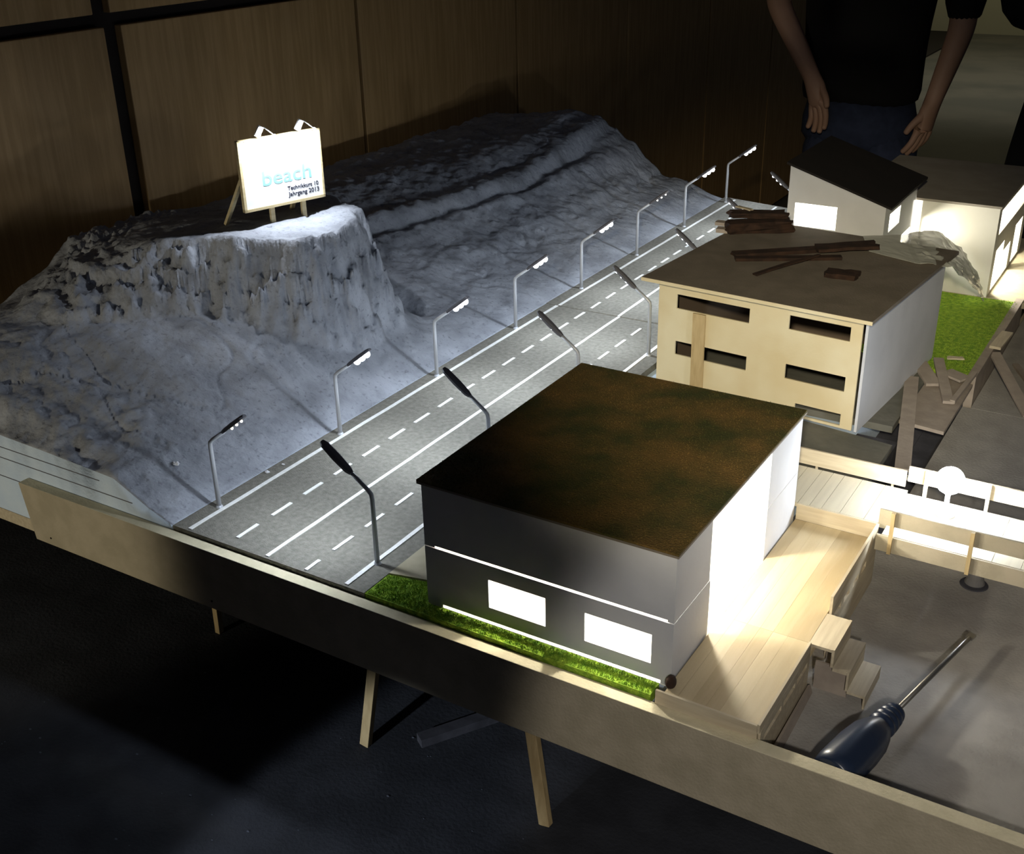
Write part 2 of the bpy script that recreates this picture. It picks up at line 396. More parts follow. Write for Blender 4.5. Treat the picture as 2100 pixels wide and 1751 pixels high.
def line(xa, ya, xb, yb, w=.006, name='lane_line', n=None):
    bm = NB(); L = yb - ya; n = n or max(1, int(L / .03)); prev = None; zt = .0012
    for k in range(n + 1):
        t = k / n; y = ya + L * t; x = xa + (xb - xa) * t; ww = w / 2 * (1 + .14 * noise.noise(Vector((y * 40, xa * 9, 0)))); x += .0006 * noise.noise(Vector((y * 15, xa, 4)))
        ring = [bm.verts.new((x - ww, y, .0002)), bm.verts.new((x - ww, y, zt)), bm.verts.new((x + ww, y, zt)), bm.verts.new((x + ww, y, .0002))]
        if prev:
            for i in range(3): bm.faces.new((prev[i], prev[i + 1], ring[i + 1], ring[i]))
        else: bm.faces.new(ring)
        prev = ring
    bm.faces.new(prev)
    return link(name, bm, M['paint'], rd)
line(.0, .004, -.002, CR); line(.001, CR + .004, .006, 1.87)
line(.1325, .004, .1315, CR, .0055); line(.1295, CR + .004, .122, 1.85, .0055)
line(.258, .004, .258, .96); line(.256, CR + .002, .254, 1.84)
k = 0
yy = .0185
while yy < 1.8:
    if not (yy < CR < yy + .038):
        xx = .0695 - .007 * yy if yy < CR else .064 - .006 * (yy - .9)
        line(xx, yy, xx - .0003, yy + .038, .005, 'lane_dash', 3)
    yy += .0645
yy = -.0085
while yy < 1.8:
    a = max(yy, .004)
    if not (yy < CR < yy + .038):
        xx = .1955 - .001 * yy if yy < CR else .193
        line(xx, a, xx, yy + .038, .005, 'lane_dash', 3)
    yy += .0645

# lawn beside house 1
def grass_patch(poly, z, thick, label, nblade=5000, seed=1):
    rnd = random.Random(seed); bm = NB()
    lo = [bm.verts.new((a, b, z - thick)) for a, b in poly]; hi = [bm.verts.new((a, b, z)) for a, b in poly]
    bm.faces.new(lo[::-1]); bm.faces.new(hi)
    n = len(poly)
    for i in range(n): bm.faces.new((lo[i], lo[(i + 1) % n], hi[(i + 1) % n], hi[i]))
    xs = [p[0] for p in poly]; ys = [p[1] for p in poly]; c = 0
    while c < nblade:
        x = rnd.uniform(min(xs), max(xs)); y = rnd.uniform(min(ys), max(ys))
        if sdf_poly(x, y, poly) > -.001: continue
        c += 1; a = rnd.uniform(0, 6.28); h = rnd.uniform(.0012, .0034); w = .0006
        dx, dy = math.cos(a) * w, math.sin(a) * w; lx, ly = rnd.uniform(-.0015, .0015), rnd.uniform(-.0015, .0015)
        v = [bm.verts.new((x - dx, y - dy, z - .0002)), bm.verts.new((x + dx, y + dy, z - .0002)), bm.verts.new((x + lx, y + ly, z + h))]
        bm.faces.new(v)
    return link('model_lawn', bm, M['grass'], label=label, cat='lawn', group=None, kind='stuff')
grass_patch([(.2885, .0005), (.655, .0005), (.655, .0215), (.3635, .0215), (.3635, .062), (.2885, .046)], 0, .0115, 'bright green strip of lawn between the front board and the grass-roofed house', 6000, 2)
grass_patch([(.555, 1.02), (.755, .985), (.764, 1.40), (.705, 1.397), (.557, 1.397)], 0, .012, 'green lawn behind the yellowish house, in front of the white flat-roofed house', 9000, 3)
link('lawn_edging', bx(.7555, .769, .99, 1.42, -.079, .001), M['scrap'], label='thin pale board along the right edge of the back lawn', cat='board')
link('filler_block', bx(.6555, .755, .985, 1.86, -.0798, -.0125), M['pit'], label='dark block under the back lawn and rear houses', cat='block')
link('paving_slab', slab_y(.2885, .3625, .0475, .064, .215, .215, -.012, .0015), M['path'], label='beige card path between the road and the grass-roofed house', cat='path')
link('plateau_card', slab_y(.2885, .716, .505, .505, .683, .74, -.012, -.001), M['plateau'], label='dark grey card ground between the two nearest houses', cat='ground')
link('pavement_card', slab_y(.2885, .33, .80, .80, 1.82, 1.83, -.012, -.001), M['plateau'], label='dark grey card strip between the road and the yellowish house', cat='ground')
link('ground_card', bx(.331, .70, .745, 1.015, -.012, -.0012), M['plateau'], label='dark grey card ground under the yellowish house', cat='ground')
link('ground_card', bx(.331, .5545, 1.02, 1.85, -.012, -.0012), M['plateau'], label='dark grey card ground under the small sloping-roofed house', cat='ground')
link('ground_card', bx(.5555, .80, 1.402, 1.85, -.012, -.0012), M['path'], label='pale card ground under the white flat-roofed house', cat='ground')
link('filler_block', bx(.6555, .716, .40, .72, -.0798, -.0125), M['pit'], label='dark block under the grey card ground by the walkway', cat='block')
link('harbour_floor', bx(.757, 1.32, .0, .98, -.0798, -.05), M['harbor'], label='smooth grey-beige ground sheet at the lower right of the model', cat='ground')
link('harbour_floor', bx(.770, 1.32, .981, 1.86, -.0798, -.05), M['harbor'], label='grey ground sheet to the right of the back lawn', cat='ground')
link('pit_floor', bx(.6565, .7165, .742, .984, -.0798, -.0705), M['pit'], label='dark sunken ground under the near end of the grey plywood sheet', cat='ground')
link('pit_floor', bx(.717, .7565, .47, .984, -.0798, -.0705), M['pit'], label='dark sunken ground beside the walkway behind the near house', cat='ground')
# crumbs
for (x, y, z, s, lab) in ((-.105, .085, None, .005, 'white plaster crumb on the hillside beside the nearest left lamp'), (-.020, .171, .0, .0035, 'small white crumb on the road shoulder past the nearest left lamp'), (-.016, .200, .0, .0028, 'smaller white crumb farther along the same road shoulder')):
    z = hill_h(x, y) + .001 if z is None else z
    bm = NB(); bmesh.ops.create_icosphere(bm, subdivisions=2, radius=s, matrix=Matrix.Translation((x, y, z + s * .4)) @ Matrix.Diagonal((1.3, .8, .5, 1)))
    for v in bm.verts: v.co += Vector((noise.noise(v.co * 300), noise.noise(v.co * 310), noise.noise(v.co * 320))) * s * .4
    link('plaster_crumb', bm, M['crumb'], label=lab, cat='crumb')

# ------------------------------------------------------------------ street lamps
def make_lamp(side, lit):
    """side +1: arm leans to +x (left row), -1: to -x"""
    t = empty('street_lamp')
    bm = NB(); tube(bm, [(0, 0, 0), (0, 0, .090), (side * .001, 0, .0965), (side * .006, 0, .1015), (side * .030, 0, .119)], [.0033, .0029, .0028, .0027, .0025], 12)
    link('pole', bm, M['lamp'], t, smooth=True)
    # head: tapered slab
    a = Vector((side * .028, 0, .1175)); b = Vector((side * .070, 0, .150)); d = (b - a).normalized(); n = Vector((-d.z, 0, d.x)) * side
    bm = NB(); rings = []
    for tt, w, h in ((0, .0030, .0026), (.12, .0052, .0032), (.5, .0062, .0036), (.9, .0055, .0032), (1, .0030, .0020)):
        p = a.lerp(b, tt); rings.append([bm.verts.new(p + Vector((0, sy * w, 0)) + n * sz * h) for sy, sz in ((-1, -.6), (-1, .35), (-.5, 1), (.5, 1), (1, .35), (1, -.6))])
    for r1, r2 in zip(rings, rings[1:]):
        for k in range(6): bm.faces.new((r1[k], r1[(k + 1) % 6], r2[(k + 1) % 6], r2[k]))
    bm.faces.new(rings[0]); bm.faces.new(rings[-1][::-1])
    head = link('lamp_head', bm, M['lamp_head'], t)
    for k in range(3):
        p = a.lerp(b, .36 + .22 * k) - n * .0028
        bm = NB(); bmesh.ops.create_uvsphere(bm, u_segments=12, v_segments=8, radius=(.0052 if side > 0 else .0030) if lit else .0018, matrix=Matrix.Translation(p))
        link('led', bm, M['led'] if lit else M['led_dim'], head, smooth=True)
    bm = NB(); bmesh.ops.create_cone(bm, cap_ends=True, segments=14, radius1=.005, radius2=.0035, depth=.003, matrix=Matrix.Translation((0, 0, .0015)))
    link('base_collar', bm, M['lamp'], t)
    return t
protoL = make_lamp(1, True); protoLd = make_lamp(1, False); protoR = make_lamp(-1, True)
LC = (.80, .89, 1.0)
def lamp_light(x, y, side, power, size):
    a = Vector((x + side * .051, y, .1300)); n = Vector((side * .60, 0, -.80))
    p = a + n * .0045
    light('lamp_light', 'AREA', p, power, LC, size, target=p + n)
labsL = ['nearest street lamp of the left row, three dim dots under its dark head', 'second street lamp from the near end of the left row, white glaring head', 'third street lamp from the near end of the left row, lit white', 'fourth street lamp of the left row, at the joint in the road', 'fifth street lamp of the left row, just past the joint in the road', 'left row street lamp with three small dots, dimmer than its neighbours on the far slope', 'second-farthest street lamp of the left row, beside the end of the hill', 'farthest street lamp of the left row, at the far end of the road']
labsR = ['nearest street lamp of the right row, tall dark pole beside the grass-roofed house', 'second street lamp of the right row, foot hidden behind the grass roof', 'third street lamp of the right row, lower pole hidden behind the grass roof', 'street lamp of the right row beside the left wall of the yellowish house', 'street lamp of the right row mostly hidden by the yellowish house, head over the road', 'street lamp of the right row behind the offcut pile, only its head showing', 'street lamp peeping out left of the sloping-roofed house with three white dots']
usedL = usedD = False
for i in range(8):
    x, y = -.009, .066 + .2535 * i
    if i == 7: x, y = -.006, 1.838
    dim = i in (0, 5)
    if dim: t = protoLd if not usedD else copy_tree(protoLd); usedD = True
    else: t = protoL if not usedL else copy_tree(protoL); usedL = True
    t.location = (x, y, .0); tag(t, labsL[i], 'street lamp', 'street lamps of the left row')
    lamp_light(x, y, 1, .24 if not dim else .12, .012 if not dim else .003)
for i in range(7):
    t = protoR if i == 0 else copy_tree(protoR)
    y = .059 + .2547 * i; t.location = (.262, y, 0); tag(t, labsR[i], 'street lamp', 'street lamps of the right row')
    lamp_light(.262, y, -1, .35, .012)

# ------------------------------------------------------------------ billboard
sg = empty('billboard', (-.2775, .540, .236), math.atan2(.1424, .045), label='brightly lit white billboard in a thin wooden frame on the rocky knoll', cat='sign')
# local x runs along the panel (left to right), local -y faces the road
W2, Z0, Z1 = .0765, .031, .146
link('panel', bx(-W2 + .003, W2 - .003, -.0015, .0015, Z0 + .003, Z1 - .003), M['sign'], sg)
bm = NB()
for c in ((-W2, W2, Z0, Z0 + .0045), (-W2, W2, Z1 - .002, Z1), (-W2, -W2 + .0045, Z0, Z1), (W2 - .003, W2, Z0, Z1)): box(bm, c[0], c[1], -.004, .004, c[2], c[3])
link('frame', bm, M['sign_wood'], sg)
for x in (-.022, .038): link('post', bx(x - .0038, x + .0038, .004, .010, -.012, Z1 - .02), M['sign_wood'], sg)
bm = NB(); beam(bm, (-.070, .006, .085), (-.082, .058, .002), .007, .005); link('stay', bm, M['sign_wood'], sg)
bm = NB(); beam(bm, (.045, .012, .085), (.045, .06, .002), .007, .005); link('stay', bm, M['sign_wood'], sg)
for x in (-.030, .044):
    bm = NB(); tube(bm, [(x, .004, Z1 - .004), (x + .001, .002, Z1 + .008), (x + .003, -.006, Z1 + .016), (x + .012, -.022, Z1 + .004)], .0012, 8)
    arm = link('lamp_arm', bm, M['steel'], sg, smooth=True)
    bm = NB(); beam(bm, (x - .012, -.006, Z1 + .003), (x - .002, -.006, Z1 + .018), .009, .004, up=(0, 1, 0)); link('lamp_reflector', bm, M['sign'], arm)
    bm = NB(); bmesh.ops.create_uvsphere(bm, u_segments=10, v_segments=6, radius=.0022, matrix=Matrix.Translation((x + .012, -.022, Z1 + .004))); link('led', bm, M['led'], arm)
def text_mesh(name, s, size, m, parent, loc, align='RIGHT', font_sx=1.):
    cu = bpy.data.curves.new(name, 'FONT'); cu.body = s; cu.size = size; cu.align_x = align; cu.extrude = .0002; cu.offset = .00035 if size > .02 else .0001
    o = bpy.data.objects.new(name, cu); COL.objects.link(o)
    me = bpy.data.meshes.new_from_object(o.evaluated_get(bpy.context.evaluated_depsgraph_get()))
    bpy.data.objects.remove(o); me.materials.clear(); me.materials.append(m)
    t = bpy.data.objects.new(name, me); COL.objects.link(t); t.parent = parent
    t.location = loc; t.rotation_euler = (R(90), 0, 0); t.scale = (font_sx, 1, 1); return t
text_mesh('headline_lettering', 'beach', .034, M['cyan'], sg, (.056, -.0018, .0685), font_sx=1.2)
text_mesh('small_lettering', 'Technikkurs 10', .0095, M['ink'], sg, (.066, -.0018, .0535))
text_mesh('small_lettering', 'Jahrgang 2013', .0105, M['ink'], sg, (.067, -.0018, .0430))
bpy.context.view_layer.update()
mwS = sg.matrix_world
for x in (-.032, .034):
    p = mwS @ Vector((x, -.030, Z1 + .012)); q = mwS @ Vector((x, -.004, .07))
    light('billboard_light', 'AREA', p, .36, (.88, .93, 1), .010, target=q)

# ------------------------------------------------------------------ house 1 (grass roof)
h1 = empty('grass_roofed_house', (.515, .20, 0), label='nearest house, two storeys of grey card under a dark grass roof', cat='model house')
inv = Matrix.Translation((-.515, -.20, 0))
X0, X1, Y0, Y1 = .3645, .668, .0215, .392
def H1(name, bm, m, **k):
    bmesh.ops.transform(bm, matrix=inv, verts=bm.verts[:]); return link(name, bm, m, h1, **k)
T = .003
mf = frame_m((0, Y0, 0), (1, 0, 0), (0, 1, 0)); mb = frame_m((0, Y1, 0), (1, 0, 0), (0, -1, 0))
ml = frame_m((X0, 0, 0), (0, 1, 0), (1, 0, 0)); mr = frame_m((X1, 0, 0), (0, 1, 0), (-1, 0, 0))
two = [M['paper'], M['inside']]
H1('front_wall', wallboard(NB(), X0, X1, .0008, .0775, T, [(.448, .520, .0225, .0590), (.5675, .6445, .0215, .0570), (.385, .656, 0, .0048)], mf), two)
H1('upper_front_wall', wallboard(NB(), X0, X1, .0785, .156, T, [(.378, .661, .0780, .0808)], mf), two)
H1('rear_wall', wallboard(NB(), X0, X1, .001, .156, T, [], mb), two)
H1('left_wall', wallboard(NB(), Y0 + T, Y1 - T, .001, .156, T, [], ml), two)
H1('right_wall', wallboard(NB(), Y0 + T, .1145, .0012, .0775, T, [], mr), two)
H1('right_wall', wallboard(NB(), .285, Y1 - T, .0012, .0775, T, [], mr), two)
H1('upper_right_wall', wallboard(NB(), Y0 + T, .1115, .0785, .156, T, [], mr), two)
H1('upper_right_wall', wallboard(NB(), .285, Y1 - T, .0785, .156, T, [], mr), two)
H1('floor_panel', bx(X0 + T, X1 - T, Y0 + .0002, Y1 - T, -.0008, .0004), M['inside'])
bm = NB(); box(bm, X0 - .004, X1 + .003, Y0 - .003, Y1 + .004, .1565, .159); H1('roof_card', bm, M['roofcard'])
bm = NB(); rnd = random.Random(5)
box(bm, X0 - .004, X1 + .003, Y0 - .003, Y1 + .004, .1592, .1615)
for q in range(14000):
    x = rnd.uniform(X0 - .003, X1 + .002); y = rnd.uniform(Y0 - .002, Y1 + .003); a = rnd.uniform(0, 6.28); w = .0007; h = rnd.uniform(.0005, .0022)
    bm.faces.new([bm.verts.new((x - math.cos(a) * w, y - math.sin(a) * w, .1612)), bm.verts.new((x + math.cos(a) * w, y + math.sin(a) * w, .1612)), bm.verts.new((x + rnd.uniform(-.001, .001), y + rnd.uniform(-.001, .001), .1615 + h))])
H1('grass_roof', bm, M['roofgrass'])
WL = (1, .95, .82)
light('house_light', 'POINT', (.590, .215, .105), 2.6, WL, .012)
light('house_light', 'POINT', (.490, .092, .135), 1.3, WL, .006)
light('house_light', 'POINT', (.604, .092, .135), 1.3, WL, .006)
bm = NB(); bmesh.ops.create_uvsphere(bm, u_segments=14, v_segments=10, radius=.007, matrix=Matrix.Translation((.6715, .0125, .0145)) @ Matrix.Diagonal((.8, 1, 1.1, 1))); link('dark_bead', bm, M['scrapdark'], smooth=True, label='small dark brown knob at the front right foot of the grass-roofed house', cat='knob')

# house 1 deck
dk = empty('house_terrace', (.72, .2, 0), label='wooden plank terrace on legs beside the grass-roofed house', cat='terrace')
dinv = Matrix.Translation((-.72, -.2, 0))
def DK(name, bm, m, **k):
    bmesh.ops.transform(bm, matrix=dinv, verts=bm.verts[:]); return link(name, bm, m, dk, **k)
xs = [.6700, .6845, .6995, .7145, .7290, .7455, .7685]
for q, (a, b) in enumerate(zip(xs, xs[1:])):
    for (c, d_) in ((.0005, .151), (.1512, .394)): DK('deck_plank', bx(a + .00008, b - .00008, c, d_, .004, .010 + random.uniform(-.0001, .0001)), M['plank_b' if (q * 2 + (c > .1)) % 5 in (1, 4) else 'plank'])
DK('front_fascia', bx(.6615, .7690, -.0028, .0000, -.0055, .0108), M['plyx'])
DK('side_board', bx(.7688, .7715, -.0028, .150, .002, .0125), M['ply'])
bm = NB(); 
sk = frame_m((.7716, 0, 0), (0, 1, 0), (-1, 0, 0))
DK('side_skirt', wallboard(NB(), .001, .150, -.0498, .0018, .0025, [(.012, .062, -.016, -.009), (.068, .104, -.016, -.009), (.110, .142, -.016, -.009)], sk), [M['plyx'], M['ply']])
DK('side_rail', wallboard(NB(), .214, .394, -.0498, .0325, .003, [(.224, .252, -.004, .004), (.262, .285, -.004, .004), (.297, .320, -.004, .004), (.332, .350, -.004, .004)], frame_m((.7732, 0, 0), (0, 1, 0), (-1, 0, 0))), [M['ply'], M['ply']])
DK('back_board', bx(.6700, .7700, .3945, .3970, .010, .0318), M['plyx'])
bm = NB(); beam(bm, (.779, .010, -.0435), (.7765, .148, -.047), .012, .003, up=(1, 0, .3)); DK('loose_strip', bm, M['scrap'])
# stairs
sr = empty('wooden_steps', (.80, .17, -.05), label='three pale wooden steps leading down from the terrace to the grey ground', cat='steps')
def SR(name, bm, m, **k):
    bmesh.ops.transform(bm, matrix=Matrix.Translation((-.80, -.17, .05)), verts=bm.verts[:]); return link(name, bm, m, sr, **k)
SR('tread', bx(.7687, .7935, .1505, .2130, .0065, .0100), M['ply'])
SR('riser', bx(.7936, .7965, .1505, .2130, -.0120, .0105), M['ply'])
SR('tread', bx(.7966, .8120, .1490, .2110, -.0150, -.0115), M['ply'])
SR('riser', bx(.8121, .8145, .1490, .2110, -.0350, -.0112), M['ply'])
SR('tread', bx(.8146, .8320, .1480, .2090, -.0370, -.0340), M['ply'])
SR('riser', bx(.8321, .8340, .1480, .2090, -.0500, -.0338), M['ply'])
SR('stringer', bx(.776, .812, .158, .1605, -.0500, -.0151), M['scrap']); SR('stringer', bx(.776, .812, .200, .2025, -.0500, -.0151), M['scrap'])

# walkway
wk = empty('raised_walkway', (.88, .43, -.05), label='raised plank walkway with low rails crossing the lower right of the model', cat='walkway')
def WK(name, bm, m, **k):
    bmesh.ops.transform(bm, matrix=Matrix.Translation((-.88, -.43, .05)), verts=bm.verts[:]); return link(name, bm, m, wk, **k)
px_ = [.6000, .6500, .6700, .6850, .7000, .7232, .7530, .7815]
for a, b in zip(px_, px_[1:]): WK('deck_plank', bx(a + .0003, b - .0003, .3975, .4965, .026, .032), M['plank_pale'])
px_ = [.7815 + .0313 * i for i in range(18)]
for a, b in zip(px_, px_[1:]): WK('deck_plank', bx(a + .0002, b - .0002, .3735, .488, .026, .032), M['plank_pale'])
WK('joist', bx(.602, 1.31, .44, .46, .012, .0258), M['ply'])
WK('front_fascia', bx(.7760, 1.31, .3705, .3733, .0105, .0315), M['mdf'])
WK('front_rail', bx(.7765, 1.31, .3715, .3742, .0460, .0660), M['mdf'])
for x in (.7935, .8830, .9725, 1.062, 1.15, 1.24): WK('rail_post', bx(x - .0022, x + .0022, .3665, .3703, .0105, .0662), M['post'])
WK('back_rail', bx(.600, .7765, .4990, .5020, .0345, .0570), M['plyx'])
WK('back_rail', bx(.7785, 1.31, .5000, .5030, .0430, .0640), M['plyx'])
for x in (.802, .8765, .951, 1.03, 1.11, 1.19): WK('rail_post', bx(x - .0022, x + .0022, .4950, .4998, .0260, .0645), M['plyx'])
for x in (.66, .76): WK('rail_post', bx(x - .0015, x + .0015, .5025, .5055, -.0010, .055), M['plyx'])
for x in (.884, 1.06, 1.24):
    bm = NB(); tube(bm, [(x, .452, -.050), (x, .452, -.042), (x, .452, .0118)], [.0125, .010, .010], 24); WK('pile', bm, M['concrete'], smooth=False)
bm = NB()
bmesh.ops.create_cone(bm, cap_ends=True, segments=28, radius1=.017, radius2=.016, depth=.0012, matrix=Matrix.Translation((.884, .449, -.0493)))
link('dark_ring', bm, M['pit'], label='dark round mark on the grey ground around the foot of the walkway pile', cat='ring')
# bright bulb
bl = empty('bright_led_bulb', (.8360, .456, .032), label='glaring bare white LED standing on a thin stem on the walkway', cat='bulb')
bm = NB(); bmesh.ops.create_uvsphere(bm, u_segments=24, v_segments=16, radius=.017, matrix=Matrix.Translation((0, 0, .048))); link('bulb', bm, mat('bulb_white', (1, 1, 1), .3, emit=((.84, .91, 1), 190)), bl, smooth=True)
bm = NB(); tube(bm, [(0, 0, 0), (0, 0, .004), (0, 0, .005), (0, 0, .028), (0, 0, .034)], [.012, .012, .003, .003, .008], 16); link('socket', bm, M['sign'], bl, smooth=True)

# ------------------------------------------------------------------ house 2 (yellowish)
a2 = R(-4.6)
h2 = empty('yellowish_house', (.656, .70, 0), a2, label='plain yellowish card house with five narrow dark window slots under a brown-grey flat roof', cat='model house')
HW = [(-.304, -.180, .133, .1565), (-.1165, -.0225, .1370, .1590), (-.304, -.180, .0555, .0785), (-.1165, -.0225, .0580, .0815), (-.0960, -.0235, .0030, .0215)]
I4 = Matrix.Identity(4)
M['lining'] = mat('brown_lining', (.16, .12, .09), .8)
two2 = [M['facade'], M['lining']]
link('front_wall', wallboard(NB(), -.336, -.0055, -.001, .176, .003, HW, frame_m((0, 0, 0), (1, 0, 0), (0, 1, 0))), two2, h2)
link('right_wall', wallboard(NB(), -.001, .345, -.001, .177, .004, [], frame_m((.003, 0, 0), (0, 1, 0), (-1, 0, 0))), [M['paper'], M['lining']], h2)
link('left_wall', wallboard(NB(), .003, .345, -.001, .176, .003, [], frame_m((-.336, 0, 0), (0, 1, 0), (1, 0, 0))), two2, h2)
link('rear_wall', wallboard(NB(), -.333, -.001, -.001, .176, .003, [], frame_m((0, .345, 0), (1, 0, 0), (0, -1, 0))), two2, h2)
link('flat_roof', bx(-.354, .015, -.0255, .367, .1775, .1830), [M['roofcard']], h2)
bm = NB(); box(bm, -.3545, .0155, -.0262, -.0256, .1773, .1828); link('roof_edge', bm, M['facade'], h2)
bm = NB(); beam(bm, (-.2600, -.0045, .001), (-.2615, -.0035, .1330), .0215, .003, up=(0, -1, 0)); bmesh.ops.translate(bm, vec=(0, -.001, 0), verts=bm.verts[:])
bmesh.ops.transform(bm, matrix=Matrix.Translation((.656, .70, 0)) @ Matrix.Rotation(a2, 4, 'Z'), verts=bm.verts[:])
link('leaning_strip', bm, M['post'], label='light brown wood strip leaning on the front of the yellowish house', cat='wood strip')

# scraps on the roof of house 2 and behind it
def stick(p, q, w, t, m, label, name='wood_offcut', cat='offcut', up=(0, 0, 1), group=None, jag=0.):
    bm = beam(NB(), p, q, w, t, up); jag *= 1.6
    if jag:
        bmesh.ops.subdivide_edges(bm, edges=bm.edges[:], cuts=3, use_grid_fill=True)
        for v in bm.verts: v.co += Vector((noise.noise(v.co * 90), noise.noise(v.co * 95 + Vector((3, 0, 0))), 0)) * jag
    return link(name, bm, m, label=label, cat=cat, group=group, bevel=.0004)
RT = .183
g1 = 'dark strips lying on the brown-grey roof'
stick((.388, .868, RT + .0035), (.560, 1.010, RT + .0035), .022, .006, M['scrapdark'], 'longest dark strip lying diagonally across the brown-grey roof', jag=.003, group=g1)
stick((.397, .850, RT + .0025), (.545, .935, RT + .0025), .016, .005, M['scrapdark'], 'thin dark strip crossing under the long one on the brown-grey roof', jag=.002, group=g1)
stick((.452, .788, RT + .002), (.515, .912, RT + .009), .008, .003, M['scrapdark'], 'short reddish-brown strip nearest the front of the brown-grey roof', jag=.002, group=g1)
stick((.548, .846, RT + .003), (.596, .850, RT + .004), .030, .008, M['scrapdark'], 'stubby dark brown block on the right of the brown-grey roof', jag=.003, group=g1)
stick((.500, .945, RT + .009), (.582, 1.000, RT + .012), .034, .005, M['scrapdark'], 'broad brown shaving on top of the long dark strip', jag=.004, group=g1)
# pile at the far left corner of the roof
g2 = 'offcuts piled on the far left corner of the brown-grey roof'
stick((.308, .990, RT + .004), (.338, .995, RT + .004), .018, .007, M['scrap'], 'pale block at the near left end of the rooftop pile', group=g2)
stick((.300, 1.005, RT + .0115), (.336, 1.008, RT + .0115), .016, .006, M['scrap'], 'pale block stacked on the other pale block of the rooftop pile', group=g2)
stick((.325, .992, RT + .010), (.420, 1.055, RT + .010), .030, .019, M['scrapdark'], 'large dark brown lump in the middle of the rooftop pile', jag=.007, group=g2)
stick((.318, 1.020, RT + .026), (.405, 1.058, RT + .026), .030, .009, M['scrapdark'], 'jagged dark brown slab on top of the rooftop pile', jag=.008, group=g2)
stick((.322, 1.045, RT + .034), (.355, 1.030, RT + .034), .008, .0025, M['ply'], 'small pale splinter on top of the rooftop pile', jag=.003, group=g2)
# lumber behind the walkway
stick((.7500, .605, .0035), (.6800, .935, .0035), .0215, .004, M['scrap'], 'long grey plank running from the walkway towards the back lawn', name='grey_plank', cat='plank')
link('pale_chip', beam(NB(), (.737, .590, -.001), (.761, .594, -.001), .006, .005), M['inside'], label='small white chip at the near end of the long grey plank', cat='chip')
link('plywood_scrap', slab_y(.692, .768, .785, .775, .975, 1.0, -.012, -.0065), M['scrap'], label='grey plywood sheet lying in front of the back lawn', cat='plywood')
g3 = 'offcuts lying in front of the back lawn'
stick((.700, 1.028, .006), (.752, .872, -.001), .0165, .005, M['scrap'], 'straight grey offcut pointing away from the back lawn, over the plywood sheet', group=g3)
stick((.676, 1.000, .0045), (.716, .930, -.001), .024, .005, M['scrap'], 'wide grey offcut against the long plank, left of the straight one', group=g3)
stick((.712, 1.040, .006), (.735, 1.050, .006), .010, .003, M['ply'], 'small pale chip on the front edge of the back lawn', group=g3, jag=.002)
stick((.722, .985, .0035), (.758, .965, .0035), .028, .004, M['scrap'], 'brownish square offcut right of the straight one', group=g3)
stick((.757, .875, .0), (.7645, 1.000, .004), .008, .006, M['scrap'], 'thin strip standing along the right edge of the plywood sheet', group=g3)
g4 = 'sticks beside the right edge of the back lawn'
stick((.771, 1.130, .0035), (.776, 1.215, .0035), .019, .005, M['ply'], 'short pale stick on the right edge of the back lawn', group=g4)
stick((.772, 1.130, -.006), (.858, .985, -.047), .018, .005, M['scrap'], 'grey stick sloping from the lawn edge down to the grey ground', group=g4)
stick((.800, 1.20, -.0475), (.880, 1.03, -.0475), .010, .005, M['scrap'], 'darker stick on the grey ground near the right image edge', group=g4)
link('white_chip', beam(NB(), (.640, 1.180, .0035), (.652, 1.195, .0035), .006, .005), M['inside'], label='tiny white block on the back lawn against the yellowish house', cat='chip')

# plastic film over the roof corner down to the lawn
bm = NB(); nu, nv = 34, 14; rows = []
pathA = [Vector((.543, 1.062, .188)), Vector((.598, 1.09, .190)), Vector((.636, 1.18, .178)), Vector((.665, 1.29, .120)), Vector((.684, 1.36, .060)), Vector((.697, 1.385, .020))]
pathB = [Vector((.575, .985, .1862)), Vector((.655, .955, .1868)), Vector((.706, .985, .178)), Vector((.716, 1.10, .120)), Vector((.714, 1.24, .060)), Vector((.706, 1.345, .008))]
def pl(P, t):
    s = t * (len(P) - 1); i = min(int(s), len(P) - 2); return P[i].lerp(P[i + 1], s - i)
for i in range(nu + 1):
    t = i / nu; row = []
    for j in range(nv + 1):
        s = j / nv; p = pl(pathA, t).lerp(pl(pathB, t), s)
        amp = .006 if t > .25 else .0012
        p = p + Vector((noise.noise(p * 60), noise.noise(p * 60 + Vector((7, 0, 0))), .4 + .5 * noise.noise(p * 80))) * amp
        row.append(bm.verts.new(p))
    rows.append(row)
for i in range(nu):
    for j in range(nv): bm.faces.new((rows[i][j], rows[i + 1][j], rows[i + 1][j + 1], rows[i][j + 1]))
o = link('plastic_film', bm, M['film'], smooth=False, label='crumpled clear plastic film hanging off the roof corner onto the back lawn', cat='plastic film')
sm = o.modifiers.new('s', 'SOLIDIFY'); sm.thickness = .0004

# ------------------------------------------------------------------ house 3 (mono-pitch)
h3 = empty('sloping_roofed_house', (.46, 1.30, 0), label='small grey-white house with a black single-slope roof and lit windows', cat='model house')
hi3 = Matrix.Translation((-.46, -1.30, 0))
def H3(name, bm, m, **k):
    bmesh.ops.transform(bm, matrix=hi3, verts=bm.verts[:]); return link(name, bm, m, h3, **k)
xa, xb, ya, yb = .372, .550, 1.170, 1.398
def shear_top(bm):  # tops follow the pitch
    for v in bm.verts:
        if v.co.z > .205: v.co.z = .268 + (.2115 - .268) * (v.co.x - xa) / (xb - xa)
    return bm
H3('front_wall', shear_top(wallboard(NB(), xa, xb, -.001, .212, .003, [(.386, .464, .159, .202)], frame_m((0, ya, 0), (1, 0, 0), (0, 1, 0)))), two)
H3('right_wall', shear_top(wallboard(NB(), ya + .003, yb, -.001, .212, .003, [(1.205, 1.279, .158, .1915), (1.310, 1.376, .098, .1260)], frame_m((xb, 0, 0), (0, 1, 0), (-1, 0, 0)))), two)
